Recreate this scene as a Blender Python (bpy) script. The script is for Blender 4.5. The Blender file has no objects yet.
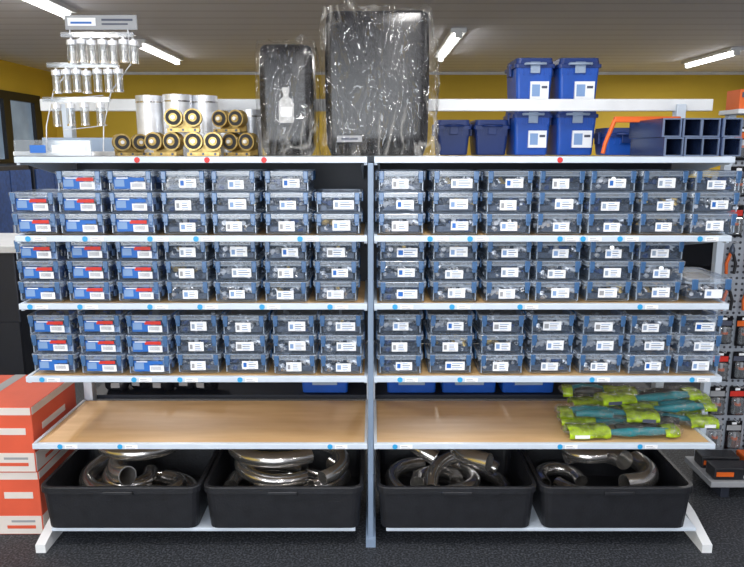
import bpy, bmesh, math, random
from mathutils import Vector, Matrix, Euler, noise
random.seed(7)
R=random.random
def U(a,b): return a+(b-a)*random.random()
scene=bpy.context.scene
COL=scene.collection
try:
    scene.view_settings.view_transform='Standard'
except Exception: pass
TH=math.radians(10.75); F=700.0; CZ=1.6
def W(px,py,Y):
    x=(px-372)/F; v=(py-283.5)/F
    dy=math.cos(TH)-v*math.sin(TH); dz=-math.sin(TH)-v*math.cos(TH)
    t=Y/dy
    return x*t, CZ+dz*t
# ---------------------------------------------------------------- materials
def mat(name,col,rough=.5,metal=0,var=0,vscale=8,bump=0,bscale=30,emit=0,stretch=None,coat=0,spec=None):
    m=bpy.data.materials.new(name); m.use_nodes=True
    nt=m.node_tree; b=nt.nodes['Principled BSDF']
    c=(col[0],col[1],col[2],1)
    b.inputs['Base Color'].default_value=c
    b.inputs['Roughness'].default_value=rough
    b.inputs['Metallic'].default_value=metal
    if coat: b.inputs['Coat Weight'].default_value=coat
    if spec is not None: b.inputs['Specular IOR Level'].default_value=spec
    tc=nt.nodes.new('ShaderNodeTexCoord'); vec=tc.outputs['Object']
    if stretch:
        mp=nt.nodes.new('ShaderNodeMapping'); mp.inputs['Scale'].default_value=stretch
        nt.links.new(vec,mp.inputs['Vector']); vec=mp.outputs['Vector']
    n=nt.nodes.new('ShaderNodeTexNoise'); n.inputs['Scale'].default_value=vscale; n.inputs['Detail'].default_value=4
    nt.links.new(vec,n.inputs['Vector'])
    v=var if var else .06
    r=nt.nodes.new('ShaderNodeValToRGB')
    r.color_ramp.elements[0].position=.3; r.color_ramp.elements[1].position=.7
    r.color_ramp.elements[0].color=tuple(max(0,k*(1-v)) for k in col)+(1,)
    r.color_ramp.elements[1].color=tuple(min(1,k*(1+v)) for k in col)+(1,)
    nt.links.new(n.outputs['Fac'],r.inputs['Fac']); nt.links.new(r.outputs['Color'],b.inputs['Base Color'])
    if bump:
        n2=nt.nodes.new('ShaderNodeTexNoise'); n2.inputs['Scale'].default_value=bscale; n2.inputs['Detail'].default_value=3
        nt.links.new(vec,n2.inputs['Vector'])
        bp=nt.nodes.new('ShaderNodeBump'); bp.inputs['Strength'].default_value=bump; bp.inputs['Distance'].default_value=.01
        nt.links.new(n2.outputs['Fac'],bp.inputs['Height']); nt.links.new(bp.outputs['Normal'],b.inputs['Normal'])
    if emit:
        b.inputs['Emission Color'].default_value=c; b.inputs['Emission Strength'].default_value=emit
    return m
def clearmat(name,tint,body,fac,rough=.15,gloss=.06):
    m=bpy.data.materials.new(name); m.use_nodes=True; nt=m.node_tree
    for n in list(nt.nodes): nt.nodes.remove(n)
    out=nt.nodes.new('ShaderNodeOutputMaterial')
    tr=nt.nodes.new('ShaderNodeBsdfTransparent'); tr.inputs['Color'].default_value=tint+(1,)
    df=nt.nodes.new('ShaderNodeBsdfDiffuse')
    n=nt.nodes.new('ShaderNodeTexNoise'); n.inputs['Scale'].default_value=9; tc=nt.nodes.new('ShaderNodeTexCoord'); nt.links.new(tc.outputs['Object'],n.inputs['Vector'])
    r=nt.nodes.new('ShaderNodeValToRGB'); r.color_ramp.elements[0].color=tuple(k*.9 for k in body)+(1,); r.color_ramp.elements[1].color=tuple(min(1,k*1.1) for k in body)+(1,)
    nt.links.new(n.outputs['Fac'],r.inputs['Fac']); nt.links.new(r.outputs[0],df.inputs['Color'])
    mx=nt.nodes.new('ShaderNodeMixShader'); mx.inputs['Fac'].default_value=fac
    nt.links.new(tr.outputs[0],mx.inputs[1]); nt.links.new(df.outputs[0],mx.inputs[2])
    gl=nt.nodes.new('ShaderNodeBsdfGlossy'); gl.inputs['Roughness'].default_value=rough
    m2=nt.nodes.new('ShaderNodeMixShader'); m2.inputs['Fac'].default_value=gloss
    nt.links.new(mx.outputs[0],m2.inputs[1]); nt.links.new(gl.outputs[0],m2.inputs[2])
    nt.links.new(m2.outputs[0],out.inputs['Surface'])
    return m
def filmmat(name,base,ridge,gloss,sc,zs=.35,rw=.02,p0=.45):
    m=bpy.data.materials.new(name); m.use_nodes=True; nt=m.node_tree; L=nt.links.new
    for n in list(nt.nodes): nt.nodes.remove(n)
    out=nt.nodes.new('ShaderNodeOutputMaterial')
    tr=nt.nodes.new('ShaderNodeBsdfTransparent'); tr.inputs['Color'].default_value=(.95,.95,.95,1)
    df=nt.nodes.new('ShaderNodeBsdfDiffuse'); df.inputs['Color'].default_value=(.66,.64,.60,1)
    gl=nt.nodes.new('ShaderNodeBsdfGlossy'); gl.inputs['Roughness'].default_value=.08
    tc=nt.nodes.new('ShaderNodeTexCoord')
    hs=[]
    for k,(rot,scl) in enumerate((((.2,.6,.3),sc),((.9,-.5,1.1),sc*1.7))):
        mp=nt.nodes.new('ShaderNodeMapping'); mp.inputs['Rotation'].default_value=rot; mp.inputs['Scale'].default_value=(1,1,zs)
        L(tc.outputs['Object'],mp.inputs['Vector'])
        n=nt.nodes.new('ShaderNodeTexNoise'); n.inputs['Scale'].default_value=scl; n.inputs['Detail'].default_value=2; n.inputs['Distortion'].default_value=.4
        L(mp.outputs[0],n.inputs['Vector'])
        a=nt.nodes.new('ShaderNodeMath'); a.operation='SUBTRACT'; a.inputs[1].default_value=.5; L(n.outputs['Fac'],a.inputs[0])
        ab=nt.nodes.new('ShaderNodeMath'); ab.operation='ABSOLUTE'; L(a.outputs[0],ab.inputs[0])
        mr=nt.nodes.new('ShaderNodeMapRange'); mr.inputs['From Max'].default_value=rw; mr.inputs['To Min'].default_value=1; mr.inputs['To Max'].default_value=0; L(ab.outputs[0],mr.inputs['Value'])
        hs.append((ab,mr))
    pn=nt.nodes.new('ShaderNodeTexNoise'); pn.inputs['Scale'].default_value=sc*.7; L(tc.outputs['Object'],pn.inputs['Vector'])
    pr=nt.nodes.new('ShaderNodeMapRange'); pr.inputs['From Min'].default_value=p0; pr.inputs['From Max'].default_value=p0+.18; L(pn.outputs['Fac'],pr.inputs['Value'])
    mxx=nt.nodes.new('ShaderNodeMath'); mxx.operation='MAXIMUM'; L(hs[0][1].outputs[0],mxx.inputs[0]); L(hs[1][1].outputs[0],mxx.inputs[1])
    ml=nt.nodes.new('ShaderNodeMath'); ml.operation='MULTIPLY'; L(mxx.outputs[0],ml.inputs[0]); L(pr.outputs[0],ml.inputs[1])
    fa=nt.nodes.new('ShaderNodeMath'); fa.operation='MULTIPLY_ADD'; fa.inputs[1].default_value=ridge; fa.inputs[2].default_value=base; L(ml.outputs[0],fa.inputs[0])
    ad=nt.nodes.new('ShaderNodeMath'); ad.operation='ADD'; L(hs[0][0].outputs[0],ad.inputs[0]); L(hs[1][0].outputs[0],ad.inputs[1])
    bp=nt.nodes.new('ShaderNodeBump'); bp.inputs['Strength'].default_value=1; bp.inputs['Distance'].default_value=.30; L(ad.outputs[0],bp.inputs['Height']); L(bp.outputs[0],gl.inputs['Normal'])
    mx=nt.nodes.new('ShaderNodeMixShader'); L(fa.outputs[0],mx.inputs['Fac']); L(tr.outputs[0],mx.inputs[1]); L(df.outputs[0],mx.inputs[2])
    m2=nt.nodes.new('ShaderNodeMixShader'); m2.inputs['Fac'].default_value=gloss; L(mx.outputs[0],m2.inputs[1]); L(gl.outputs[0],m2.inputs[2])
    L(m2.outputs[0],out.inputs['Surface'])
    return m
MT={}
MT['white']=mat('white_painted_steel',(.62,.70,.80),.35)
MT['steelblue']=mat('grey_blue_steel',(.30,.38,.50),.4)
MT['postblue']=mat('blue_grey_post',(.20,.27,.38),.4)
MT['labelblue']=mat('pale_blue_print',(.22,.36,.62),.5)
MT['whiteplain']=mat('white_paint',(.76,.78,.80),.45)
MT['paper']=mat('label_paper',(.90,.92,.97),.6)
MT['ink']=mat('label_ink',(.07,.08,.12),.6)
MT['inkblue']=mat('label_blue_ink',(.015,.14,.52),.5)
MT['inkred']=mat('label_red_ink',(.62,.03,.02),.5)
MT['cyan']=mat('cyan_sticker',(.03,.36,.72),.5)
MT['red']=mat('red_sticker',(.65,.03,.03),.5)
MT['box']=clearmat('clear_blue_plastic',(.95,.97,1.0),(.34,.43,.56),.10,.12,.06)
MT['rib']=clearmat('clear_edge_plastic',(.90,.95,1.0),(.55,.65,.78),.45,.15,.08)
MT['lid']=clearmat('clear_lid_plastic',(.92,.95,1.0),(.55,.62,.72),.32,.15,.08)
MT['latch']=clearmat('blue_latch_plastic',(.6,.8,1.0),(.07,.18,.38),.66,.25,.08)
MT['steel']=mat('brushed_steel',(.76,.78,.82),.35,.5,.15,20)
MT['polish']=mat('satin_stainless',(.66,.64,.62),.22,.92,.10,6)
MT['darksteel']=mat('dark_steel',(.07,.09,.13),.4,.4,.4,40)
MT['brass']=mat('brass',(.62,.44,.16),.35,.7,.2,30)
MT['zinc']=mat('yellow_zinc',(.46,.33,.12),.38,.7,.35,45)
MT['black']=mat('black_plastic',(.014,.015,.019),.42,0,.2,20,.15,120)
MT['rubber']=mat('black_rubber',(.012,.012,.014),.6)
MT['blackcard']=mat('black_cardboard',(.006,.006,.008),.25)
MT['navy']=mat('navy_card',(.02,.06,.20),.5,0,.3,30)
MT['blue']=mat('blue_plastic',(.010,.085,.44),.38,0,.15,8)
MT['dkblue']=mat('dark_blue_plastic',(.01,.035,.17),.4)
MT['orange']=mat('orange_paint',(.75,.13,.015),.45)
MT['cartor']=mat('orange_red_card',(.70,.10,.045),.6,0,.08,6)
MT['cartwh']=mat('white_card',(.72,.66,.62),.65,0,.05,6)
MT['bottle']=mat('pale_grey_print',(.50,.50,.50),.5,0,.25,60)
MT['lime']=mat('lime_print',(.36,.52,.02),.25,0,.6,26,.35,30)
MT['teal']=mat('teal_plastic',(.01,.22,.27),.35)
MT['film']=filmmat('stretch_film',.010,.27,.055,5,.35,.026,.47)
MT['bag']=filmmat('clear_bag_film',.03,.45,.09,22,1)
MT['glassy']=clearmat('clear_acrylic',(.90,.92,.94),(.62,.66,.70),.16,.08,.12)
MT['tube']=mat('dark_blue_tube',(.022,.040,.11),.25,.3,.15,20)
MT['tubeend']=mat('cut_tube_edge',(.20,.26,.40),.35,.5)
MT['tubeshade']=mat('tube_depth_shade',(.006,.008,.014),.7)  # near-black colour standing in for shade deep in the hollow tubes
MT['greycard']=mat('grey_card',(.33,.34,.36),.5)
MT['lamp']=mat('fluorescent_tube',(1,.99,.96),.4,0,.001,1,emit=9)
MT['counter']=mat('white_counter',(.7,.72,.75),.3)
MT['darkpanel']=mat('dark_panel',(.018,.022,.035),.5)
MT['frame']=mat('black_frame',(.01,.01,.012),.4)
MT['pane']=mat('window_pane_sky',(.20,.27,.36),.1,0,.6,1.5,emit=.45)
def wood():
    m=bpy.data.materials.new('oak_shelf_board'); m.use_nodes=True; nt=m.node_tree; b=nt.nodes['Principled BSDF']
    tc=nt.nodes.new('ShaderNodeTexCoord'); mp=nt.nodes.new('ShaderNodeMapping'); mp.inputs['Scale'].default_value=(1.0,6,6)
    n=nt.nodes.new('ShaderNodeTexNoise'); n.inputs['Scale'].default_value=3; n.inputs['Detail'].default_value=5
    r=nt.nodes.new('ShaderNodeValToRGB'); r.color_ramp.elements[0].position=.3; r.color_ramp.elements[1].position=.75
    r.color_ramp.elements[0].color=(.60,.37,.16,1); r.color_ramp.elements[1].color=(.74,.50,.25,1)
    nt.links.new(tc.outputs['Object'],mp.inputs[0]); nt.links.new(mp.outputs[0],n.inputs['Vector']); nt.links.new(n.outputs['Fac'],r.inputs['Fac']); nt.links.new(r.outputs[0],b.inputs['Base Color'])
    b.inputs['Roughness'].default_value=.45
    return m
MT['wood']=wood()
def floorm():
    m=bpy.data.materials.new('speckled_dark_floor'); m.use_nodes=True; nt=m.node_tree; b=nt.nodes['Principled BSDF']
    tc=nt.nodes.new('ShaderNodeTexCoord')
    n=nt.nodes.new('ShaderNodeTexNoise'); n.inputs['Scale'].default_value=110; n.inputs['Detail'].default_value=3
    r=nt.nodes.new('ShaderNodeValToRGB')
    e=r.color_ramp.elements; e[0].position=.45; e[0].color=(.008,.010,.014,1); e[1].position=.75; e[1].color=(.11,.12,.14,1)
    nt.links.new(tc.outputs['Object'],n.inputs['Vector']); nt.links.new(n.outputs['Fac'],r.inputs['Fac']); nt.links.new(r.outputs[0],b.inputs['Base Color'])
    b.inputs['Roughness'].default_value=.6
    return m
MT['floor']=floorm()
def ceilm():
    m=bpy.data.materials.new('ceiling_slats'); m.use_nodes=True; nt=m.node_tree; b=nt.nodes['Principled BSDF']
    tc=nt.nodes.new('ShaderNodeTexCoord'); w=nt.nodes.new('ShaderNodeTexWave'); w.wave_type='BANDS'; w.bands_direction='Y'; w.inputs['Scale'].default_value=1.1
    r=nt.nodes.new('ShaderNodeValToRGB'); e=r.color_ramp.elements
    e[0].position=.01; e[0].color=(.72,.71,.78,1); e[1].position=.10; e[1].color=(.86,.86,.94,1)
    nt.links.new(tc.outputs['Object'],w.inputs['Vector']); nt.links.new(w.outputs['Fac'],r.inputs['Fac']); nt.links.new(r.outputs[0],b.inputs['Base Color'])
    b.inputs['Roughness'].default_value=.7
    return m
MT['ceil']=ceilm()
MT['yellow']=mat('yellow_wall_paint',(.66,.45,.04),.7,0,.05,2)
MT['greywall']=mat('grey_wall_paint',(.45,.46,.50),.7,0,.05,2)
def pegm():
    m=bpy.data.materials.new('grey_pegboard'); m.use_nodes=True; nt=m.node_tree; b=nt.nodes['Principled BSDF']
    tc=nt.nodes.new('ShaderNodeTexCoord'); mp=nt.nodes.new('ShaderNodeMapping'); mp.inputs['Scale'].default_value=(35,0,35)
    v=nt.nodes.new('ShaderNodeTexVoronoi'); v.inputs['Randomness'].default_value=0; v.inputs['Scale'].default_value=1
    r=nt.nodes.new('ShaderNodeValToRGB'); e=r.color_ramp.elements; e[0].position=.2; e[0].color=(.03,.03,.04,1); e[1].position=.25; e[1].color=(.32,.35,.40,1)
    nt.links.new(tc.outputs['Object'],mp.inputs[0]); nt.links.new(mp.outputs[0],v.inputs['Vector']); nt.links.new(v.outputs['Distance'],r.inputs['Fac']); nt.links.new(r.outputs[0],b.inputs['Base Color'])
    return m
MT['peg']=pegm()
# ---------------------------------------------------------------- mesh builder
class M:
    def __init__(s): s.v=[];s.f=[];s.m=[];s.s=[];s.names=[]
    def mi(s,n):
        if n not in s.names: s.names.append(n)
        return s.names.index(n)
    def add(s,vs,fs,m,smooth=False,mx=None):
        o=len(s.v)
        for p in vs:
            p=Vector(p)
            if mx is not None: p=mx@p
            s.v.append(p)
        k=s.mi(m)
        for f in fs:
            s.f.append([o+i for i in f]); s.m.append(k); s.s.append(smooth)
        return s
    def box(s,x0,x1,y0,y1,z0,z1,m,bev=0,mx=None,seg=2):
        if bev:
            bm=bmesh.new(); bmesh.ops.create_cube(bm,size=1)
            for v in bm.verts: v.co=Vector(((x0+x1)/2+v.co.x*(x1-x0),(y0+y1)/2+v.co.y*(y1-y0),(z0+z1)/2+v.co.z*(z1-z0)))
            bmesh.ops.bevel(bm,geom=list(bm.edges),offset=bev,segments=seg,affect='EDGES',profile=.5)
            bm.verts.ensure_lookup_table(); bm.verts.index_update()
            s.add([v.co.copy() for v in bm.verts],[[v.index for v in f.verts] for f in bm.faces],m,False,mx); bm.free()
        else:
            vs=[(x0,y0,z0),(x1,y0,z0),(x1,y1,z0),(x0,y1,z0),(x0,y0,z1),(x1,y0,z1),(x1,y1,z1),(x0,y1,z1)]
            s.add(vs,[(0,3,2,1),(4,5,6,7),(0,1,5,4),(1,2,6,5),(2,3,7,6),(3,0,4,7)],m,False,mx)
        return s
    def tube(s,pts,r,m,seg=12,caps=True,hollow=0,mx=None,closed=False):
        pts=[Vector(p) for p in pts]; n=len(pts)
        rs=r if isinstance(r,(list,tuple)) else [r]*n
        T=[]
        for i in range(n):
            a=pts[(i-1)%n] if (closed or i>0) else pts[i]; b=pts[(i+1)%n] if (closed or i<n-1) else pts[i]
            T.append((b-a).normalized())
        up=Vector((0,0,1)) if abs(T[0].z)<.9 else Vector((1,0,0))
        N=(up-T[0]*up.dot(T[0])).normalized(); fr=[]
        for i in range(n):
            N=(N-T[i]*N.dot(T[i])).normalized(); fr.append((N.copy(),T[i].cross(N)))
        def ring(k):
            vs=[]
            for i in range(n):
                a,b=fr[i]
                for j in range(seg):
                    t=2*math.pi*j/seg; vs.append(pts[i]+(a*math.cos(t)+b*math.sin(t))*rs[i]*k)
            return vs
        def fs(rev=False):
            o=[]
            for i in range(n if closed else n-1):
                i2=(i+1)%n
                for j in range(seg):
                    j2=(j+1)%seg; q=[i*seg+j,i*seg+j2,i2*seg+j2,i2*seg+j]
                    o.append(q[::-1] if rev else q)
            return o
        s.add(ring(1),fs(),m,True,mx)
        if hollow:
            s.add(ring(hollow),fs(True),m,True,mx)
            A=ring(1);B=ring(hollow)
            for i in (0,n-1):
                vs=A[i*seg:(i+1)*seg]+B[i*seg:(i+1)*seg]
                s.add(vs,[(j,(j+1)%seg,seg+(j+1)%seg,seg+j) for j in range(seg)],m,False,mx)
        elif caps and not closed:
            A=ring(1)
            s.add(A[:seg],[list(range(seg))[::-1]],m,False,mx); s.add(A[-seg:],[list(range(seg))],m,False,mx)
        return s
    def cyl(s,p0,p1,r,m,seg=12,hollow=0,mx=None,r1=None):
        return s.tube([p0,p1],[r,r if r1 is None else r1],m,seg,True,hollow,mx)
    def loft(s,secs,m,cap0=True,cap1=False,mx=None,c=(0,0),smooth=False):
        K=4; n=4*(K+1); vs=[]
        for (z,w,d,r) in secs:
            for q,(sx,sy) in enumerate([(1,1),(-1,1),(-1,-1),(1,-1)]):
                for k in range(K+1):
                    a=math.pi/2*(q+k/K)
                    vs.append((c[0]+sx*(w/2-r)+r*math.cos(a),c[1]+sy*(d/2-r)+r*math.sin(a),z))
        fs=[]
        for i in range(len(secs)-1):
            for j in range(n):
                j2=(j+1)%n; fs.append((i*n+j,i*n+j2,(i+1)*n+j2,(i+1)*n+j))
        if cap0: fs.append(list(range(n))[::-1])
        if cap1: fs.append([ (len(secs)-1)*n+j for j in range(n)])
        return s.add(vs,fs,m,smooth,mx)
    def quad(s,p,m,mx=None): return s.add(p,[(0,1,2,3)],m,False,mx)
    def prism(s,poly,a0,a1,m,axis='x',mx=None):
        n=len(poly)
        def P(a,p):
            return (a,p[0],p[1]) if axis=='x' else ((p[0],a,p[1]) if axis=='y' else (p[0],p[1],a))
        vs=[P(a0,p) for p in poly]+[P(a1,p) for p in poly]
        fs=[list(range(n)),list(range(n,2*n))[::-1]]+[(i,n+i,n+(i+1)%n,(i+1)%n) for i in range(n)]
        s.add(vs,fs,m,False,mx); return s
    def mesh(s,name):
        me=bpy.data.meshes.new(name); me.from_pydata([tuple(v) for v in s.v],[],s.f)
        for n in s.names: me.materials.append(MT[n])
        me.polygons.foreach_set('material_index',s.m); me.polygons.foreach_set('use_smooth',s.s)
        bm=bmesh.new(); bm.from_mesh(me); bmesh.ops.recalc_face_normals(bm,faces=bm.faces); bm.to_mesh(me); bm.free()
        me.update(); return me
def obj(name,me,parent=None,label=None,loc=(0,0,0),rot=(0,0,0)):
    if isinstance(me,M): me=me.mesh(name)
    o=bpy.data.objects.new(name,me); COL.objects.link(o); o.location=loc; o.rotation_euler=rot
    if parent: o.parent=parent
    if label: o['label']=label
    return o
def top(name,me,label,cat,loc=(0,0,0),rot=(0,0,0),group=None,kind=None,parts=()):
    o=obj(name,me,None,label,loc,rot); o['category']=cat
    if group: o['group']=group
    if kind: o['kind']=kind
    for p in parts: part(o,*p)
    return o
def part(par,name,me,label=None,kids=(),loc=(0,0,0),rot=(0,0,0)):
    c=obj(name,me,par,label,loc,rot)
    for k in kids: part(c,*k)
    return c
def struct(name,me): 
    o=obj(name,me); o['kind']='structure'; return o
# ---------------------------------------------------------------- room
XL,XR,YB,YF,H=-4.4,5.2,10.0,-3.2,2.66
struct('floor',M().box(XL,XR,YF,YB,-.1,0,'floor'))
struct('ceiling',M().box(XL,XR,YF,YB,H,H+.1,'ceil'))
struct('wall_back',M().box(XL,XR,YB,YB+.1,0,H,'yellow'))
struct('wall_left',M().box(XL-.1,XL,YF,YB,0,H,'yellow'))
struct('wall_right',M().box(XR,XR+.1,YF,YB,0,H,'greywall'))
struct('wall_front',M().box(XL,XR,YF-.1,YF,0,H,'greywall'))
w=M(); y0,y1,z0,z1=7.0,9.35,1.50,2.20
w.box(XL,XL+.012,y0,y1,z0,z1,'pane')
for a,b,c,d in ((y0-.05,y1+.10,z0-.08,z0),(y0-.05,y1+.10,z1,z1+.10),(y0-.05,y0+.05,z0,z1),(y1-.08,y1+.10,z0,z1),(8.50,8.66,z0,z1)):
    w.box(XL,XL+.06,a,b,c,d,'frame')
struct('window_1',w)
struct('trim_1',M().box(XL+.0,XR,YB-.02,YB,H-.035,H,'whiteplain'))
def lamp(x0,y0,L,e_=26):
    b=M().box(-.07,.07,0,L,-.035,0,'whiteplain',.006)
    t=M().cyl((0,.03,-.055),(0,L-.03,-.055),.024,'lamp',12)
    top('ceiling_lamp',None,'white fluorescent batten lamp mounted on the slatted ceiling','ceiling lamp',(x0,y0,H),group='fluorescent lamps on the ceiling',
        parts=[('lamp_housing',b),('fluorescent_tube',t),('end_cap',M().box(-.03,.03,0,.03,-.08,-.03,'whiteplain')),('end_cap',M().box(-.03,.03,L-.03,L,-.08,-.03,'whiteplain'))])
    ld=bpy.data.lights.new('lamp_light','AREA'); ld.shape='RECTANGLE'; ld.size=.15; ld.size_y=L; ld.energy=e_; ld.color=(1,.97,.94)
    lo=bpy.data.objects.new('lamp_light',ld); COL.objects.link(lo); lo.location=(x0,y0+L/2,H-.1)
def cy(px,py):
    v=(py-283.5)/F; dz=-math.sin(TH)-v*math.cos(TH); dy=math.cos(TH)-v*math.sin(TH); t=(H-CZ)/dz
    return (px-372)/F*t, dy*t
x,y=cy(459,28); lamp(x,y,1.7,50)
x,y=cy(138,39); lamp(x,y,1.4,50)
x,y=cy(738,47); lamp(x,y,1.2,50)
x,y=cy(62,6); lamp(x,y-1.1,1.2,30)
for xx in (-2.4,0.2,2.8):
    for yy in (-1.5,1.2): lamp(xx,yy,1.3,26)
# ---------------------------------------------------------------- shelving rack
YS=2.63; YBK=3.15; XA,XB=-1.36,1.375; XC=-.005
LV={1:1.577,2:1.283,3:1.02,4:.727,5:.447}
EXT={1:(-1.325,1.345),2:(-1.35,1.36),3:(XA,XB),4:(XA,XB),5:(XA,XB)}
rack=top('shelving_rack',None,'white steel gondola shelving rack with wooden boards, two bays wide','shelf',(0,YS,0))
def rk(y): return y-YS
for xx in (XA+.02,XC,XB-.02):
    part(rack,'upright',M().box(xx-.02,xx+.02,rk(YBK),rk(YBK)+.05,0,1.80,'white',.003))
    f0=2.62 if xx==XC else 2.58; fz=.066 if xx==XC else .15
    foot=M().prism([(rk(f0),0),(rk(YBK),0),(rk(YBK),fz),(rk(2.75),min(fz,.09)),(rk(f0),.035)],xx-.02,xx+.02,'postblue' if xx==XC else 'whiteplain')
    part(rack,'foot',foot)
part(rack,'upright',M().box(XC-.011,XC+.011,.004,.04,.0,1.555,'postblue',.003),'blue-grey centre post')
part(rack,'dark_backing',M().box(XA+.05,XB-.05,rk(YBK)-.012,rk(YBK)-.002,.735,1.55,'darkpanel'))  # added dark sheet that keeps the gaps between the box stacks dark
part(rack,'back_beam',M().box(-1.46,1.50,rk(3.17),rk(3.21),1.772,1.823,'whiteplain',.003))
dots={2:[28,85,150,196,300,345,430,470,560,583,620,700],3:[30,80,150,200,262,330,395,452,520,640],4:[42,134,180,240,345,400,460,592,692],5:[60,120,330,395,560,640],1:[]}
GAP=.013
for lv,z in LV.items():
    EA,EB=EXT[lv]
    for (a,b) in ((EA,XC-GAP),(XC+GAP,EB)):
        s=part(rack,'shelf',M().box(a+.012,b-.012,.02,rk(YBK)-.015,z-.022,z-.004 if lv>1 else z-.002,'wood' if lv>1 else 'whiteplain'),'wooden shelf board' if lv>1 else 'white steel shelf panel')
        rl=M().box(a,b,0,.018,z-.022,z+.001,'white',.002)
        rl.box(a,a+.012,.018,rk(YBK)-.015,z-.03,z+.001,'white').box(b-.012,b,.018,rk(YBK)-.015,z-.03,z+.001,'white')
        part(s,'shelf_rail',rl)
        for e,sg in ((a+.02,1),(b-.02,-1)):
            part(s,'shelf_bracket',M().prism([(.06,z-.03),(rk(YBK)-.02,z-.03),(rk(YBK)-.02,z-.10),(rk(YBK)-.06,z-.10)],e-.002,e+.002,'white'))
        for px in dots[lv]+([137,207,264,560] if lv==1 else []):
            py=(283.5+F*math.tan(math.atan((CZ-z+.012)/YS)-TH))
            X,_=W(px,py,YS)
            if a+.02<X<b-.09:
                d=M(); mm='red' if lv==1 else 'cyan'
                d.cyl((X,-.0012,z-.011),(X,0,z-.011),.0105,mm,16)
                if lv>1:
                    d.box(X+.02,X+.07,-.0012,0,z-.020,z-.004,'paper')
                    d.box(X+.025,X+.05,-.0018,-.0012,z-.011,z-.009,'greycard').box(X+.025,X+.06,-.0018,-.0012,z-.017,z-.0155,'greycard')
                part(s,'price_sticker',d)
for (a,b) in ((XA,XC-.018),(XC+.018,XB)):
    part(rack,'base_shelf',M().box(a+.045,b-.045,.0,rk(YBK)-.01,.066,.082,'white',.003))
for z in (LV[1],LV[5]):
    part(rack,'shelf',M().box(XA,XB,rk(YBK)+.06,rk(YBK)+.50,z-.022,z-.002,'whiteplain' if z>1 else 'darkpanel'))  # low rear board coloured dark to paint in the shade behind the rack
part(rack,'rear_dark_sheet',M().box(XA+.05,XB-.05,rk(YBK)+.50,rk(YBK)+.51,.40,.735,'darkpanel'))  # dark sheet closing off the view behind the low rear shelf
for xx in (XA+.02,XC,XB-.02):
    part(rack,'foot',M().prism([(rk(YBK)+.05,0),(rk(YBK)+.55,0),(rk(YBK)+.55,.04),(rk(YBK)+.05,.15)],xx-.022,xx+.022,'whiteplain'))
# ---------------------------------------------------------------- storage boxes
ZS=1.025; BH=.0785*ZS
bw0,bd0,bw1,bd1=.161,.250,.167,.256
def fy(z): return -(bd0/2+(bd1-bd0)/2*(z-.0)/.062)
body=M(); body.loft([(0,bw0-.008,bd0-.008,.010),(.004,bw0,bd0,.012),(.058,bw1,bd1,.012)],'box')
body.loft([(.057,bw1+.002,bd1+.002,.014),(.060,bw1+.006,bd1+.006,.016),(.064,bw1+.006,bd1+.006,.016)],'rib',cap0=False)
body.loft([(.0,bw0-.008,bd0-.008,.010),(.003,bw0+.0015,bd0+.0015,.013)],'rib',cap0=False)
for sx in (-1,1):
    body.box(sx*.075-.0015,sx*.075+.0015,fy(.03)-.0035,fy(.03)+.002,.006,.055,'rib')
body=body.mesh('box_body')
lid=M(); lid.loft([(.0645,.175,.266,.016),(.0758,.175,.266,.016),(.0768,.170,.261,.015),(.0768,.152,.245,.014),(.0725,.150,.243,.013)],'lid',cap0=False,cap1=True)
lid.loft([(.0745,.1755,.2665,.016),(.0768,.172,.264,.016)],'rib',cap0=False)
lid=lid.mesh('box_lid')
def latchm(s):
    l=M(); l.box(s*.0865-.0035,s*.0865+.0035,-.055,.055,.040,.073,'latch',.002)
    return l.mesh('box_latch')
def frontlatch(s):
    l=M(); l.box(s*.068-.009,s*.068+.009,-.139,-.1335,.046,.0768,'latch',.002); l.box(s*.068-.007,s*.068+.007,-.137,-.131,.034,.047,'latch',.002)
    return l.mesh('box_latch')
sl=[latchm(-1),latchm(1)]; fl=[frontlatch(-1),frontlatch(1)]
def lab(blocks):
    l=M()
    for i,(x0,x1,z0,z1,m) in enumerate(blocks):
        e=.0012+.0003*i
        l.quad([(x0,fy(z0)-e,z0),(x1,fy(z0)-e,z0),(x1,fy(z1)-e,z1),(x0,fy(z1)-e,z1)],m)
    return l.mesh('box_label')
labA=[]
for k in range(10):
    x0=U(-.036,-.008); w_=U(.056,.074); zb=U(.010,.016)
    bl=[(x0,x0+w_,zb,zb+U(.032,.038),'paper')]
    bl.append((x0+.005,x0+U(.014,.022),zb+.008,zb+.026,('labelblue','steelblue','inkblue','greycard')[k%4]))
    for q in range(3): bl.append((x0+.025,x0+w_-U(.006,.02),zb+.025-q*.008,zb+.0275-q*.008,'ink' if q==1 else 'labelblue'))
    for q in range(7): bl.append((x0+.026+q*.0035,x0+.0272+q*.0035,zb+.0025,zb+.0055,'ink'))
    labA.append(lab(bl))
labB=[]
for k in range(3):
    bl=[(-.060,.012,.012,.054,'inkblue'),(-.057,-.022,.020,.046,'labelblue'),(-.012,.050,.040,.053,'inkred' if k else 'inkblue'),(-.050,-.008,.049,.053,'paper'),(.000,.054,.010,.036,'paper')]
    for q in range(10): bl.append((.006+q*.004,.0072+q*.004,.018,.032,'ink'))
    labB.append(lab(bl))
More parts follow.
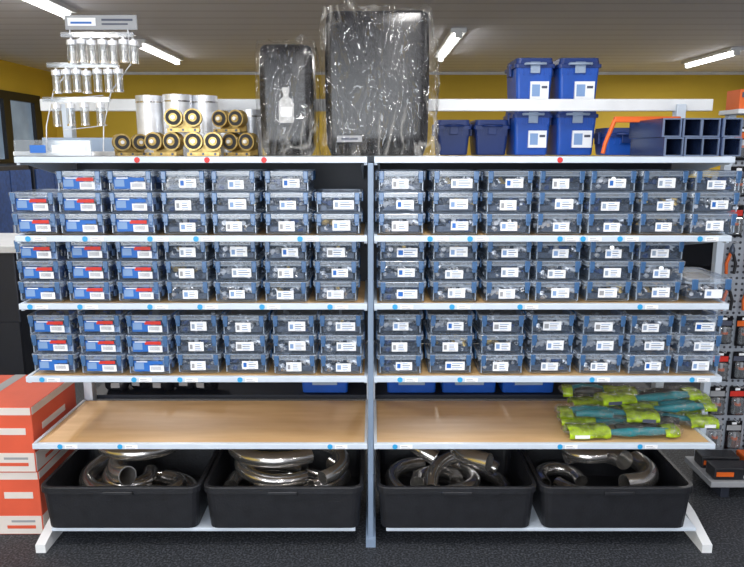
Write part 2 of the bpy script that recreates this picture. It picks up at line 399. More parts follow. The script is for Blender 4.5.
def contents(kind):
    c=M()
    c.box(-.068,.068,-.110,.110,.006,.030,'darksteel' if kind!='pack' else 'navy',.004)
    mats={'silver':['steel','steel','polish','darksteel'],'dark':['darksteel','darksteel','steel','navy'],'brass':['steel','brass','darksteel','darksteel'],'pack':['navy','blackcard','inkblue','labelblue','greycard']}[kind]
    for i in range(64):
        r=U(.005,.011); L=U(.012,.028); a=Vector((U(-1,1),U(-1,1),U(-.6,.6))).normalized()*L/2
        p=Vector((U(-.064,.064),U(-.110,-.05) if i<52 else U(-.05,.1),U(.014,.052)))
        m=random.choice(mats)
        if kind=='pack':
            mx=Matrix.Translation(p)@Matrix.Rotation(U(-.4,.4),4,'Z')@Matrix.Rotation(U(-.3,.3),4,'X'); c.box(-.012,.012,-.008,.008,-.012,.012,m,mx=mx)
        else: c.tube([p-a,p+a],r,m,random.choice((6,6,10)),hollow=.6 if i%2 else 0)
    for v in c.v:
        v.x=max(-.074,min(.074,v.x)); v.y=max(-.1195,min(.117,v.y)); v.z=max(.0065,min(.060,v.z))
    return c.mesh('fittings')
CT={k:[contents(k) for _ in range(4)] for k in ('silver','dark','brass','pack')}
def storage_box(X,Y,Z,rz,kind,g,xs):
    labs=labB if kind=='pack' else labA
    tx={'pack':'clear plastic storage box with latched lid, blue and red product label','silver':'clear plastic storage box holding silver fittings, white printed label','dark':'clear plastic storage box holding dark fittings, white printed label','brass':'clear plastic storage box holding mixed brass and steel fittings'}[kind]
    o=top('storage_box',None,tx,'storage box',(X,Y,Z),(0,0,rz),group=g); o.scale=(xs,1,ZS)
    part(o,'box_body',body); part(o,'lid',lid)
    for s in sl+fl: part(o,'latch',s)
    part(o,'label_sticker',random.choice(labs))
    c=top('metal_fittings',random.choice(CT[kind]),'small '+{'pack':'blue packaged','silver':'silver metal','dark':'dark metal','brass':'brass and steel'}[kind]+' fittings piled inside a clear box','fittings',(X,Y,Z),(0,0,rz),group='fittings inside the clear boxes',kind='stuff')
    c.scale=(xs,1,1)
rows={2:([32,81,132,184,234,287,338],[401,456,509,561,611,664,715]),
      3:([39,88,138,187,236,286,336],[402,455,508,558,610,660]),
      4:([52,101,149,197,245,294,341],[400,451,502,552,602,650,699])}
XS={(2,0):1.05,(2,1):1.085,(3,0):1.02,(3,1):1.085,(4,0):1.03,(4,1):1.05}
for lv,(A,B) in rows.items():
    z=LV[lv]+.002; g='clear boxes on the '+{2:'second',3:'third',4:'fourth'}[lv]+' shelf'
    py={2:210,3:280,4:350}[lv]
    for i,px in enumerate(A+B):
        X,_=W(px,py,YS+.03); xs=XS[(lv,0 if i<7 else 1)]
        n=3
        if lv==2 and i in (0,6): n=2
        for k in range(n):
            if i<3: kind='pack'
            elif i<7: kind=random.choice(['silver','silver','brass','silver','dark'])
            else: kind=random.choice(['dark','dark','silver','silver','brass'])
            storage_box(X+U(-.0012,.0012),YS+.165+U(-.010,.008),z+k*BH,U(-.008,.008),kind,g,xs)
X,_=W(709,290,2.66)
lb=M().loft([(0,.165,.26,.02),(.070,.178,.28,.02)],'box').loft([(.070,.178,.28,.02),(.073,.186,.288,.022),(.079,.186,.288,.022)],'rib',cap0=False)
ll=M().loft([(.0795,.19,.29,.022),(.088,.19,.29,.022),(.091,.18,.28,.02),(.091,.16,.26,.02),(.087,.158,.258,.02)],'lid',cap0=False,cap1=True)
def l3(s): return M().box(s*.065-.012,s*.065+.012,-.151,-.145,.05,.091,'latch',.002)
l2=M().quad([(-.02,-.139,.015),(.05,-.139,.015),(.05,-.1412,.05),(-.02,-.1412,.05)],'paper').quad([(-.012,-.1405,.025),(.005,-.1405,.025),(.005,-.1420,.042),(-.012,-.1420,.042)],'labelblue')
top('storage_box',None,'larger clear plastic storage box standing alone beside the stacks','storage box',(X,YS+.17,LV[3]+.002),(0,0,.03),group='clear boxes on the third shelf',
    parts=[('box_body',lb),('lid',ll),('latch',l3(-1)),('latch',l3(1)),('label_sticker',l2)])
top('metal_fittings',CT['silver'][0],'small silver metal fittings piled inside a clear box','fittings',(X,YS+.165,LV[3]+.004),(0,0,.03),group='fittings inside the clear boxes',kind='stuff')
# ---------------------------------------------------------------- black crates + elbows
CD=.50; CH=.19; CZ0=.084
def crate(xc,w):
    d=CD; h=CH
    b=M(); b.loft([(0,w-.05,d-.05,.03),(.004,w-.04,d-.04,.035),(h-.026,w-.014,d-.014,.04),(h-.026,w,d,.045),(h-.003,w,d,.045),(h,w-.004,d-.004,.043),(h,w-.030,d-.030,.036),(h-.03,w-.034,d-.034,.036),(.010,w-.06,d-.06,.03)],'black',cap0=True,cap1=True)
    return top('plastic_crate',None,'large black plastic crate filled with steel pipe elbows','crate',(xc,2.60+d/2,CZ0),group='black crates on the bottom shelf',
      parts=[('crate_body',b),('crate_grip',M().box(-.06,.06,-d/2-.010,-d/2+.004,h-.03,h-.014,'black',.003)),])
def elbow(Rb,rt,ang,st=.03):
    pts=[]; n=max(8,int(ang/8))
    pts.append((Rb,-st,0))
    for i in range(n+1):
        a=math.radians(ang)*i/n; pts.append((Rb*math.cos(a),Rb*math.sin(a),0))
    a=math.radians(ang); e=Vector((Rb*math.cos(a),Rb*math.sin(a),0))+Vector((-math.sin(a),math.cos(a),0))*st; pts.append(tuple(e))
    cx=sum(p[0] for p in pts)/len(pts); cyy=sum(p[1] for p in pts)/len(pts)
    pts=[(p[0]-cx,p[1]-cyy,0) for p in pts]
    return (M().tube(pts,rt,'polish',22,hollow=.9).mesh('pipe_elbow'),[Vector(p) for p in pts],rt)
EL=[elbow(.115,.032,180,.02),elbow(.15,.040,90,.05),elbow(.19,.034,90,.05),elbow(.085,.030,180,.04),elbow(.16,.042,90,.02),elbow(.17,.030,120,.04)]
cr=[(-1.017,.65,10,.37),(-.358,.65,9,.345),(.343,.65,10,.37),(.99,.625,6,.35)]
for ci,(xc,w_,N,TOPZ) in enumerate(cr):
    crate(xc,w_)
    placed=[]
    x0,x1=xc-w_/2+.034,xc+w_/2-.034; yy0,yy1=2.60+.034,2.60+CD-.034
    for e_ in range(N):
        best=None
        for tr in range(110):
            k=random.choice((0,1,2,3,4,5,1,2,5)); me,pts,rt=EL[k]
            steep=tr%3==0 and e_>3
            m_=.5 if steep else .10
            eu=Euler((U(-m_,m_),U(-m_,m_),U(0,6.28)))
            mt=eu.to_matrix(); q=[mt@p for p in pts]
            lo=[min(p[i] for p in q) for i in range(3)]; hi=[max(p[i] for p in q) for i in range(3)]
            ax0,ax1=x0-lo[0]+rt,x1-hi[0]-rt; ay0,ay1=yy0-lo[1]+rt,yy1-hi[1]-rt
            if ax0>ax1 or ay0>ay1: continue
            cx,cyy=U(ax0,ax1),U(ay0,ay1)
            z=CZ0+.014+rt-lo[2]
            for p in q:
                for (s_,rs) in placed:
                    dx=p.x+cx-s_.x; dy=p.y+cyy-s_.y; dd=dx*dx+dy*dy; rr=(rt+rs)*1.02
                    if dd<rr*rr: z=max(z,s_.z+math.sqrt(rr*rr-dd)-p.z)
            topz=z+hi[2]+rt
            if topz>TOPZ: continue
            sc=z+(hi[2]*.3) if e_<N-3 else -topz
            if best is None or sc<best[0]: best=(sc,k,eu,cx,cyy,z,q)
        if not best: continue
        _,k,eu,cx,cyy,z,q=best; rt=EL[k][2]
        for p in q: placed.append((p+Vector((cx,cyy,z)),rt))
        top('pipe_elbow',EL[k][0],['satin stainless steel U-bend pipe fitting','satin stainless steel pipe elbow'][0 if k in(0,3,5) else 1]+' lying in a black crate','pipe fitting',
            (cx,cyy,z),tuple(eu),group='steel pipe elbows in the crates')
# ---------------------------------------------------------------- orange/white cartons
def carton(z0,h,w,yy,lab_):
    b=M().box(-w,0,0,.42,0,h,'cartor',.003)
    p=M(); e=-.0015
    p.box(-w+.002,-.004,e,0,h*.88,h-.003,'cartwh'); p.box(-w+.002,-.004,e,0,.004,h*.30,'cartwh')
    p.box(-.15,-.03,e-.001,e,h*.10,h*.15,'cartor'); p.box(-.13,-.03,e-.001,e,h*.20,h*.235,'greycard')
    p.box(-.15,-.03,e,0,h*.58,h*.68,'cartwh')
    p.box(0,.0015,.004,.416,h*.88,h-.003,'cartwh'); p.box(0,.0015,.004,.416,.004,h*.30,'cartwh'); p.box(.0015,.0025,.08,.28,h*.10,h*.15,'cartor'); p.box(0,.0015,.08,.30,h*.56,h*.66,'cartwh')
    t=M().box(-w/2-.025,-w/2+.025,-.003,.42,h,h+.001,'greycard')
    return top('carton',None,lab_,'cardboard box',(-1.392,yy,z0),(0,0,U(-.01,.01)),group='cartons beside the rack',parts=[('carton_body',b),('printed_panel',p),('packing_tape',t)])
carton(.0,.285,.5,2.72,'orange and white cardboard carton standing on the floor')
carton(.287,.285,.5,2.71,'orange and white cardboard carton stacked on another carton')
# ---------------------------------------------------------------- wrapped boxes
def crumple(w,d,h,amp,seed,flare=0):
    bm=bmesh.new(); bmesh.ops.create_cube(bm,size=1); bmesh.ops.subdivide_edges(bm,edges=list(bm.edges),cuts=38,use_grid_fill=True)
    for v in bm.verts:
        x,y,z=v.co; p=Vector((x*w,y*d,(z+.5)*h))
        def rd(q): return 1-abs(noise.noise(q))*2.2
        n=max(0,rd(Vector((p.x*7,p.y*7,p.z*4))+Vector((seed,0,0))))*amp+max(0,rd(p*17+Vector((0,seed,0))))**3*amp*.9
        c=Vector((x,y,0)); q=c.normalized() if c.length>.01 else Vector((0,0,0))
        if max(abs(x),abs(y))>.499: p+=q*(n+.001)
        if z>.499: p.z+=n*.9+max(0,noise.noise(Vector((p.x*12,p.y*12,seed))))*.02
        if flare and x>.3 and z<.30: p.x+=flare*(x-.3)*5*(.35+.9*abs(noise.noise(Vector((0,seed,p.z*9)))))
        if flare and z<-.35: p+=q*.03*abs(noise.noise(p*13+Vector((seed,0,3))))*(-z-.35)*7
        if z>.42:
            k=(z-.42)/.08; p.x*=1-.045*k*k; p.y*=1-.06*k*k
        if z<-.499: p.z=0
        v.co=p
    m=M(); bm.verts.ensure_lookup_table(); bm.verts.index_update()
    m.add([v.co.copy() for v in bm.verts],[[v.index for v in f.verts] for f in bm.faces],'film',True); bm.free()
    return m
zt=LV[1]+.002
def wrapped(px0,px1,pyt,Y,d,lab_,bottle,seed,flare,rz):
    xa,_=W(px0,120,Y); xb,_=W(px1,120,Y); _,zt2=W(px0,pyt,Y); h=zt2-zt; w=xb-xa-.010
    # softly bulging black carton
    b=M(); secs=[]
    for i in range(13):
        t=i/12; e_=1-abs(2*t-1)**8; bu=.010*math.sin(math.pi*t)
        z=.002+t*(h-.004); rr=.032*(1 if .04<t<.96 else .8)
        k=.030*(1-e_) if i in (0,12) else 0
        secs.append((z,w-.010-k+bu,d-.010-k+bu,rr))
    secs.insert(12,(h-.014,w-.012,d-.012,.032))
    b.loft(secs,'blackcard',cap1=True,c=(0,d/2),smooth=True)
    f=crumple(w+.004,d+.006,h+.002,.011,seed,flare)
    o=top('wrapped_carton',None,lab_,'wrapped box',((xa+xb)/2,Y,zt),(0,0,rz))
    part(o,'carton_body',b)
    part(o,'stretch_film',f,loc=(0,d/2,0))
    if bottle:
        p=M(); e=-.0015; z0=h*.30; s=h/.42*.80
        pts=[(-.032,0),(.032,0),(.036,.012),(.036,.085),(.028,.11),(.013,.122),(.013,.14),(.017,.143),(.017,.165),(-.017,.165),(-.017,.143),(-.013,.14),(-.013,.122),(-.028,.11),(-.036,.085),(-.036,.012)]
        p.prism([(q[0]*s,z0+q[1]*s) for q in pts],e-.0006,e,'bottle','y')
        p.box(-.026*s,.026*s,e-.0012,e-.0006,z0+.03*s,z0+.075*s,'paper')
        part(o,'printed_bottle_picture',p)
    else:
        p=M().box(-w*.38,-w*.14,-.0012,0.004,h*.10,h*.145,'greycard').box(-w*.34,-w*.18,-.0018,-.0012,h*.115,h*.13,'ink')
        part(o,'printed_label',p)
wrapped(258,315,43,2.70,.26,'black carton wrapped in clear stretch film with white bottle picture',True,3.1,0,.03)
wrapped(323,430,9,2.70,.30,'large black carton wrapped in crumpled clear stretch film',False,8.7,.045,-.05)
# ---------------------------------------------------------------- display stand with canisters
YD=2.95; ox,_=W(70,150,YD)
def lx(px,py=100,Y=YD): return W(px,py,Y)[0]-ox
def lz(py,Y=YD): return W(100,py,Y)[1]-zt
st=top('display_stand',None,'white countertop display stand with header card and hanging canisters','display stand',(ox,YD,zt))
part(st,'stand_base',M().box(lx(31,140),lx(108,140),-.16,.10,0,.018,'whiteplain',.004).box(lx(33,140),lx(106,140),-.165,-.155,.0,.062,'glassy',.002).box(lx(33,140),lx(106,140),.08,.09,.0,.075,'steelblue',.002).box(lx(45),lx(60),-.167,-.165,.012,.042,'inkblue').box(lx(66),lx(98),-.167,-.165,.012,.042,'paper'))
part(st,'header_card',M().box(lx(65,22),lx(137,22),-.004,.004,lz(30),lz(15),'greycard',.002).box(lx(68,22),lx(96,22),-.006,-.004,lz(26),lz(18),'paper').box(lx(71,22),lx(92,22),-.0068,-.006,lz(24),lz(22),'inkblue').box(lx(102,22),lx(133,22),-.006,-.004,lz(21),lz(19),'ink').box(lx(102,22),lx(128,22),-.006,-.004,lz(25),lz(23.5),'ink'))
for (a,b) in ((40,75),(98,132)):
    part(st,'wire_post',M().tube([(lx(a),.02,.015),(lx(a+2),.02,.12),(lx(a+12),.02,.26),(lx(b),.01,lz(64)),(lx(b),.0,lz(22))],.0028,'steel',8))
for a,b,c_,d in ((44,100,102,95),(52,70,118,64),(70,40,134,34),(60,130,104,125)):
    part(st,'cross_wire',M().tube([(lx(a),.015,lz(b)),(lx(c_),.015,lz(d))],.002,'steel',6))
for (a,b,py) in ((64,136,36),(50,120,66),(46,112,100)):
    part(st,'hanging_rail',M().box(lx(a,py),lx(b,py),-.03,.0,lz(py)-.002,lz(py)+.002,'steel',.0008).box(lx(a,py),lx(b,py),-.032,-.03,lz(py)-.010,lz(py)+.010,'glassy'))
can=[M().cyl((0,0,-.085),(0,0,-.02),.017,'glassy',14),M().cyl((0,0,-.022),(0,0,-.004),.019,'steel',14).cyl((0,0,-.004),(0,0,.004),.006,'steel',8),M().cyl((0,0,-.092),(0,0,-.084),.018,'polish',14),M().cyl((0,0,-.082),(0,0,-.045),.010,'polish',10)]
can=[c.mesh('canister') for c in can]
def canister(px,py,dy=0):
    X,Z=W(px,py,YD-.05)
    top('sample_canister',None,'small clear canister with steel cap hanging on display stand','canister',(X,YD-.05+dy,Z),group='canisters on the display stand',
      parts=[('canister_tube',can[0]),('cap',can[1]),('canister_foot',can[2]),('canister_insert',can[3])])
for px in (71,81,91,102,112,123,133): canister(px,39+U(-1,1))
for px in (56,66,76,86,97,108,118): canister(px,68+U(-1,2))
for px in (56,70,84,100): canister(px,103+U(-1,2))
for px,w,pyt,Y in ((149,26,96,3.02),(177,28,95,3.0),(204,26,96,3.06),(226,27,112,2.94),(250,22,110,3.0)):
    X,Z=W(px,pyt,Y); r=w/2*3.0/700
    t=M().cyl((0,0,0),(0,0,Z-zt),r,'steel',28,hollow=.93)
    c=M().cyl((0,0,Z-zt-.03),(0,0,Z-zt-.024),r*1.015,'polish',28)
    top('steel_tube',None,'short stainless tube standing upright on the top shelf','steel tube',(X,Y,zt),group='steel tubes on the top shelf',parts=[('tube_body',t),('groove_ring',c)])
# gate rollers
def roller_parts():
    pg=[(-.060,0),(.060,0),(.060,.03),(.05,.045),(-.05,.045),(-.060,.03)]
    pl=M().prism(pg,.028,.033,'zinc','y').prism([(-.060,0),(.060,0),(.060,.014),(-.060,.014)],-.033,-.028,'zinc','y').box(-.060,.060,-.034,.034,0,.005,'zinc')
    for x in (-.045,0,.045): pl.cyl((x,-.036,.008),(x,-.033,.008),.005,'darksteel',6)
    ws=[]
    for x in (-.037,.037):
        q=M().tube([(x,-.022,.056),(x,-.014,.056),(x,-.006,.056),(x,.006,.056),(x,.014,.056),(x,.022,.056)],[.035,.035,.027,.027,.035,.035],'zinc',28)
        q.tube([(x,-.0255,.056),(x,-.0215,.056)],.029,'rubber',24).cyl((x,-.028,.056),(x,-.0254,.056),.016,'zinc',20).cyl((x,-.036,.056),(x,-.028,.056),.008,'steel',6)
        ws.append(q.mesh('wheel'))
    return pl.mesh('bracket'),ws
pl,ws=roller_parts()
def roller(px,Y,z=0,rz=0,sc=1,ry=0):
    X,_=W(px,150,Y)
    o=top('gate_roller',None,'yellow zinc-plated gate roller carriage with two grooved wheels','roller',(X,Y,zt+z),(0,ry,rz),group='gate rollers on the top shelf',parts=[('bracket',pl),('wheel',ws[0]),('wheel',ws[1])]); o.scale=(sc,sc,sc)
roller(131,2.84,0,.5,.95); roller(165,2.75,0,-.15,1.0); roller(204,2.75,0,.12,1.0); roller(241,2.78,0,-.35,.98)
roller(185,2.77,.091,.15,.98); roller(231,2.79,.090,-.3,.94)
# ---------------------------------------------------------------- blue cases
def bluecase(px0,px1,z0,h,Y,d,lab_,label=True,mb='blue'):
    xa,_=W(px0,110,Y); xb,_=W(px1,110,Y); w=xb-xa-.006
    b=M().loft([(0,w-.04,d-.04,.012),(.006,w-.032,d-.032,.014),(h-.045,w-.014,d-.014,.014)],mb,cap1=True)
    for k in range(-3,4):
        if k: b.box(k*w*.13-.003,k*w*.13+.003,-d/2+.004,-d/2+.012,h-.075,h-.045,mb)
    l=M().loft([(h-.045,w+.004,d+.002,.016),(h-.030,w+.004,d+.002,.016),(h-.027,w-.012,d-.012,.018),(h-.002,w-.018,d-.018,.02)],'dkblue',cap1=True)
    hd=M().tube([(-w*.25,-d/2+.0,h-.03),(-w*.25,-d/2-.018,h-.03),(w*.25,-d/2-.018,h-.03),(w*.25,-d/2,h-.03)],.006,'steelblue' if label else 'dkblue',8)
    la=M().box(-w*.12,w*.12,-d/2-.007,-d/2+.0,h-.070,h-.02,'steelblue' if label else 'dkblue',.002)
    ps=[('case_body',b),('lid',l),('handle',hd),('latch',la)]
    for s in (-1,1): ps.append(('clasp',M().box(s*w*.5-.008,s*w*.5+.004,-.03,.03,h-.075,h-.02,'dkblue',.002)))
    if label: ps.append(('label_sticker',M().box(-w*.1,w*.36,-d/2-.0005,-d/2+.012,h*.16,h*.52,'paper').box(-w*.06,w*.14,-d/2-.0015,-d/2-.0005,h*.22,h*.46,'labelblue').box(w*.18,w*.32,-d/2-.0015,-d/2-.0005,h*.38,h*.43,'ink')))
    top('tool_case',None,lab_,'tool case',((xa+xb)/2,Y+d/2,z0),group='blue cases on the top shelf',parts=ps)
for a,b in ((513,554),(556,600)):
    bluecase(a,b,zt,.215,3.30,.26,'blue plastic tool case with printed label, lower in a stack')
    bluecase(a,b,zt+.216,.22,3.30,.26,'blue plastic tool case with dark lid stacked on another case')
bluecase(436,473,zt,.165,3.36,.24,'low dark blue plastic case with dark lid',False,'dkblue'); bluecase(474,512,zt,.165,3.36,.24,'low dark blue plastic case with dark lid',False,'dkblue')
bluecase(606,652,zt,.125,3.24,.20,'low blue plastic case behind orange bracket',False)
# orange bracket frame
Yt=2.98; bx,_=W(640,120,Yt)
def tx_(px,py): 
    a,b=W(px,py,Yt); return a-bx,b-zt
p0=tx_(614,119); p1=tx_(680,119); p2=tx_(600,150)
o=top('folding_trestle',None,'orange steel bracket frame standing on the top shelf','trestle',(bx,Yt,zt),parts=[('crossbar',M().box(p0[0],p1[0],-.012,.012,p0[1]-.014,p0[1]+.010,'orange',.004))])
part(o,'leg',M().tube([(p0[0]+.004,0,p0[1]-.004),(p2[0]+.02,0,.05),(p2[0]+.012,0,.009)],.009,'orange',8))
part(o,'leg',M().tube([(p1[0]-.01,0,p0[1]-.01),(p1[0]-.012,0,.009)],.009,'orange',8))
# square tubes
S=.070
for r_ in range(2):
    for c_ in range(4):
        X,_=W(665,140,2.70)
        m=M(); t=.005; L=.36; a=S/2; e=.008
        for (yA,yB,mm) in ((0,e,'tubeend'),(e,L,'tube')):
            m.box(-a,a,yA,yB,0,t,mm).box(-a,a,yA,yB,S-t,S,mm).box(-a,-a+t,yA,yB,t,S-t,mm).box(a-t,a,yA,yB,t,S-t,mm)
        m.box(-a+t,a-t,L-.02,L-.01,t,S-t,'tubeshade')  # dark plug near the far end paints in the tube's inner shade
        top('square_steel_tube',m,'dark blue square hollow steel tube lying in a stack','steel tube',(X+c_*(S+.003)+S/2,2.70+U(-.02,.02)+(.012 if r_ else 0),zt+r_*(S+.002)),group='square steel tubes on the top shelf')
# ---------------------------------------------------------------- green packages
def pillow(w,d,h,m,seed,x0=0,amp=.012,flat=0):
    vs=[];fs=[];nu,nv=32,16
    for i in range(nu+1):
        u=-1+2*i/nu
        for j in range(nv):
            a=2*math.pi*j/nv; e=(1-abs(u)**9)**.5 if abs(u)<1 else 0
            p=Vector((u*w/2,math.cos(a)*d/2*(.35+.65*e),math.sin(a)*h/2*(.06+.94*e)))
            n=noise.noise(p*22+Vector((seed,seed,0)))*amp
            p+=Vector((0,math.cos(a),math.sin(a)))*n*e; p.z+=h/2+.004
            p.z=max(p.z,.001); p.x+=x0; vs.append(p)
    for i in range(nu):
        for j in range(nv): fs.append((i*nv+j,(i+1)*nv+j,(i+1)*nv+(j+1)%nv,i*nv+(j+1)%nv))
    fs.append(list(range(nv))[::-1]); fs.append([nu*nv+j for j in range(nv)])
    return M().add(vs,fs,m,True)
def greenpack(px,Y,z,w,rz,seed,flip=False,tilt=0,lime=.5):
    X,_=W(px,430,Y)
    if flip: rz+=math.pi
    o=top('packaged_tool',None,'teal and black tool in clear bag with lime green card','packaged tool',(X,Y,z),(0,tilt,rz),group='packaged tools on the wooden shelf')
    part(o,'clear_bag',pillow(w,.105,.046,'bag',seed,0,.010))
    pg=[(-.046,.006),(-.046,.022),(-.030,.038),(.030,.038),(.046,.022),(.046,.006),(.043,.006),(.043,.021),(.029,.035),(-.029,.035),(-.043,.021),(-.043,.006)]
    cs=M(); NX=10
    def sleeve(a,b):
        c=M()
        for k in range(NX):
            xa_,xb_=a+(b-a)*k/NX,a+(b-a)*(k+1)/NX
            def wob(x): return [(q[0]+noise.noise(Vector((x*30,q[0]*30,seed)))*.006,max(.003,q[1]+noise.noise(Vector((x*34,q[1]*40,seed+9)))*.007)) for q in pg]
            A,B=wob(xa_),wob(xb_); n=len(pg)
            c.add([(xa_,p[0],p[1]) for p in A]+[(xb_,p[0],p[1]) for p in B],[(i,n+i,n+(i+1)%n,(i+1)%n) for i in range(n)],'lime',True)
        return c
    part(o,'lime_card',sleeve(-w*.46,-w*(.46-lime)))
    part(o,'lime_tab',sleeve(w*.33,w*.45))
    part(o,'tool_body',M().tube([(-w*.42,-.014,.020),(-w*.1,-.020,.022),(w*.05,-.028,.024),(w*.12,-.028,.026),(w*.2,-.026,.026),(w*.42,-.014,.022)],[.010,.012,.019,.015,.019,.010],'teal',12))
    part(o,'tool_grip',M().tube([(-w*.04,.020,.024),(w*.08,.020,.028),(w*.2,.018,.028),(w*.30,.022,.024)],[.014,.018,.016,.012],'black' if seed%3 else 'teal',10))
    s=-1 if not flip else 1
    part(o,'label_sticker',M().box(-w*.42,-w*.30,s*.050-.0008,s*.050+.0008,.008,.022,'paper' if seed%2 else 'ink'))
z5=LV[5]+.0
greenpack(622,2.72,z5,.50,.03,1,False,0,.34); greenpack(672,2.83,z5+.001,.38,-.04,5,True,0,.3); greenpack(598,2.84,z5,.36,-.05,9,False,0,.40)
greenpack(640,2.95,z5,.54,.02,11,True,0,.32)
greenpack(606,2.79,z5+.045,.44,-.12,12,True,0,.30); greenpack(664,2.87,z5+.046,.46,.12,15,False,0,.30); greenpack(612,2.93,z5+.046,.42,.08,19,False,0,.36)
greenpack(658,2.98,z5+.048,.44,-.08,20,True,0,.28)
greenpack(646,2.88,z5+.092,.50,.16,22,False,0,.30); greenpack(596,2.94,z5+.092,.34,-.18,25,True,.03,.40)
# ---------------------------------------------------------------- items on rear low shelf
def bluebin(px0,px1,Y,z,h,m='blue'):
    xa,_=W(px0,400,Y); xb,_=W(px1,400,Y); w=xb-xa-.004; d=.26
    b=M().loft([(0,w-.03,d-.03,.012),(.004,w-.02,d-.02,.012),(h-.012,w-.006,d-.006,.012),(h-.012,w,d,.014),(h,w,d,.014),(h,w-.012,d-.012,.012),(.01,w-.03,d-.03,.01)],m,cap1=True)
    top('parts_bin',None,'open blue plastic parts bin on the rear shelf','bin',((xa+xb)/2,Y+d/2,z),group='parts bins on the rear shelf',parts=[('bin_body',b),('label_holder',M().box(-w*.25,w*.25,-d/2-.004,-d/2+.006,h*.3,h*.6,'steelblue',.001))])
for a,b in ((300,350),(385,438),(440,498),(500,556)): bluebin(a,b,3.22,z5,.15)
bgm=[pillow(.12,.10,.125,'black',k*3.7,0,.035).mesh('bag') for k in range(3)]
tgm=M().box(-.02,.02,-.062,-.060,.03,.055,'greycard').mesh('tag')
for i in range(5):
    px=118+i*22; X,_=W(px,400,3.26)
    top('bag_of_fittings',None,'crumpled black bag of fittings on the rear shelf','bag',(X,3.28+(i%2)*.03,z5),(0,0,U(-.3,.3)),group='black bags on the rear shelf',parts=[('bag_body',bgm[i%3]),('tag',tgm)])
# ---------------------------------------------------------------- tool wall (pegboard) 
PY=3.30; xp,_=W(711,300,PY)
pb=top('pegboard_rack',None,'grey perforated pegboard display rack with white posts','display rack',(xp,PY,0))
part(pb,'perforated_panel',M().box(.03,.60,0,.015,.10,1.74,'peg'))
for x in (0,.60): part(pb,'post',M().box(x,x+.035,-.01,.03,0,1.76,'white',.003))
part(pb,'base_shelf',M().box(-.06,.63,-.28,0,.06,.09,'greycard',.004)); part(pb,'foot',M().box(0,.04,-.26,.03,0,.06,'darkpanel',.003)); part(pb,'foot',M().box(.59,.63,-.26,.03,0,.06,'darkpanel',.003))
part(pb,'top_shelf',M().box(-.03,.635,-.15,.03,1.76,1.78,'whiteplain',.002))
def blister(c1,c2,h):
    return (M().box(-.040,.040,-.002,0,-h,0,c1,.0008).box(-.012,.012,-.003,-.002,-.02,-.008,'paper').box(-.036,.036,-.003,-.002,-h*.34,-.024,c2),
            M().box(-.03,.03,-.03,-.003,-h*.92,-h*.36,'glassy',.008),
            M().cyl((0,-.014,-h*.88),(0,-.014,-h*.6),.012,'black',10).cyl((0,-.014,-h*.6),(0,-.014,-h*.38),.007,'steel',8).cyl((-.0,-.014,-h*.62),(0,-.014,-h*.55),.015,'orange',10))
BL=[[m.mesh('blister') for m in blister(a,b,h)] for a,b,h in (('blackcard','orange',.15),('blackcard','inkred',.15),('greycard','ink',.14),('blackcard','ink',.14),('blackcard','greycard',.15))]
def plier():
    h=M()
    for s in (-1,1): h.tube([(s*.004,-.01,-.045),(s*.012,-.01,-.07),(s*.022,-.01,-.10),(s*.018,-.01,-.15)],[.006,.008,.008,.007],'orange' if s<0 else 'black',8)
    j=M().tube([(0,-.01,-.005),(0,-.01,-.02),(0,-.01,-.04),(0,-.01,-.055)],[.003,.008,.014,.010],'darksteel',10)
    return h.mesh('handles'),j.mesh('jaws')
PLR=plier(); hook=M().tube([(0,0,.0),(0,-.05,0),(0,-.055,.008)],.0025,'steel',6).mesh('hook')
gi=0
for r_ in range(9):
    z=1.71-r_*.178
    for c_ in range(6):
        X=xp+.070+c_*.098; Y=PY-.006
        obj('hook',hook,pb,None,(X-xp,0,z))
        if r_ in (3,4) and c_<3:
            top('pliers',None,'black and orange handled pliers hanging on the pegboard','pliers',(X,PY-.008,z-.002),group='pliers on the pegboard',parts=[('handles',PLR[0]),('jaws',PLR[1])])
        else:
            k=BL[(gi*7+r_)%5]; gi+=1
            top('blister_pack',None,'carded hand tool in blister pack hanging on the pegboard','blister pack',(X,PY-.008,z-.004),group='blister packs on the pegboard',parts=[('backing_card',k[0]),('blister',k[1]),('tool_body',k[2])])
for i in range(4):
    b=M().box(-.055,.055,-.06,.06,0,.085,'orange',.003); p=M().box(-.045,.045,-.0615,-.06,.05,.072,'ink').box(-.03,.03,-.0615,-.06,.016,.028,'ink')
    top('small_carton',None,'small orange printed carton on top of pegboard rack','cardboard box',(xp+.035+i*.118,PY-.07,1.78),group='orange cartons on the pegboard rack',parts=[('carton_body',b),('printed_panel',p)])
for i in range(6):
    c_=i%3; r_=i//3; om=(i==4)
    b=M().box(-.09,.09,-.045,.045,0,.06,'orange' if om else 'black',.006); p=M().box(-.08,.0,-.047,-.045,.018,.040,'ink' if om else 'orange').box(.045,.08,-.047,-.045,.010,.025,'greycard')
    top('tool_pack',None,'black and orange boxed tool lying on pegboard base shelf','tool box',(xp+.05+c_*.205,PY-.22+r_*.12,.09),(0,0,U(-.08,.08)),group='boxed tools on the pegboard base',parts=[('box_body',b),('printed_panel',p)])
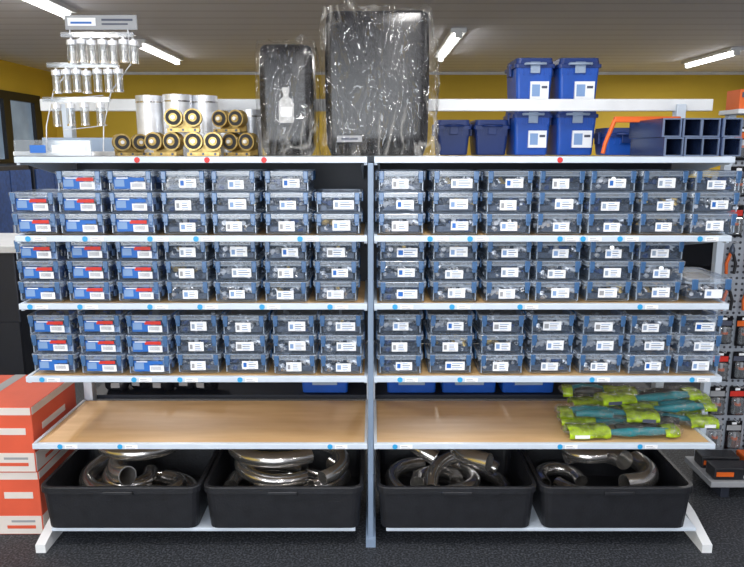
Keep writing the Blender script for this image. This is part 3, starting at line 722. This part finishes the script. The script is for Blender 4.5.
# ---------------------------------------------------------------- left background
c=top('service_counter',None,'white topped service counter with dark front panel','counter',(-3.3,4.6,0))
part(c,'counter_body',M().box(-.9,.9,.05,.7,0,.93,'darkpanel',.01)); part(c,'worktop',M().box(-1,1,0,.75,.93,.98,'counter',.008)); part(c,'kick_plate',M().box(-.9,.9,.03,.05,0,.45,'darkpanel'))
for i in range(3):
    cab=top('wall_cabinet',None,'dark blue cabinet standing along the yellow wall','cabinet',(-4.0,6.2+i*1.0,0),group='dark cabinets along the wall')
    part(cab,'cabinet_body',M().box(-.38,.3,-.45,.45,0,1.45,'darkpanel',.01))
    for s in (-1,1):
        d=part(cab,'door',M().box(.3,.32,s*.225-.215,s*.225+.215,.05,1.4,'navy',.005)); part(d,'handle',M().box(.32,.34,s*.04-.008,s*.04+.008,.65,.85,'steel',.003))
for i,(X0,yy) in enumerate(((-1.9,6.5),(0.6,6.5),(2.6,6.5))):
    g=top('low_gondola',None,'low dark shop shelving standing behind the rack','shelf',(X0,yy,0),group='low shop shelving behind the rack')
    part(g,'dark_backing',M().box(-.9,.9,.2,.24,0,1.35,'darkpanel')); 
    for z in (.12,.5,.9,1.3): part(g,'shelf',M().box(-.9,.9,-.2,.2,z-.03,z,'darkpanel',.003))
    for x in (-.9,.87): part(g,'upright',M().box(x,x+.03,-.2,.24,0,1.38,'darkpanel'))
# ---------------------------------------------------------------- lights, world, camera
def area(n,loc,tgt,sx,sy,e,col=(1,1,1)):
    ld=bpy.data.lights.new(n,'AREA'); ld.shape='RECTANGLE'; ld.size=sx; ld.size_y=sy; ld.energy=e; ld.color=col
    lo=bpy.data.objects.new(n,ld); COL.objects.link(lo); lo.location=loc
    lo.rotation_euler=(Vector(tgt)-Vector(loc)).to_track_quat('-Z','Y').to_euler()
area('window_light',(-1.2,-2.6,1.6),(0,2.8,1.0),4.5,2.0,185,(.90,.95,1))
w=bpy.data.worlds.new('World'); scene.world=w; w.use_nodes=True
w.node_tree.nodes['Background'].inputs[0].default_value=(.6,.7,.85,1); w.node_tree.nodes['Background'].inputs[1].default_value=.15
cd=bpy.data.cameras.new('Camera'); cd.sensor_width=36; cd.lens=36*F/744; co=bpy.data.objects.new('Camera',cd); COL.objects.link(co)
co.location=(0,0,CZ); co.rotation_euler=(math.pi/2-TH,0,0); scene.camera=co
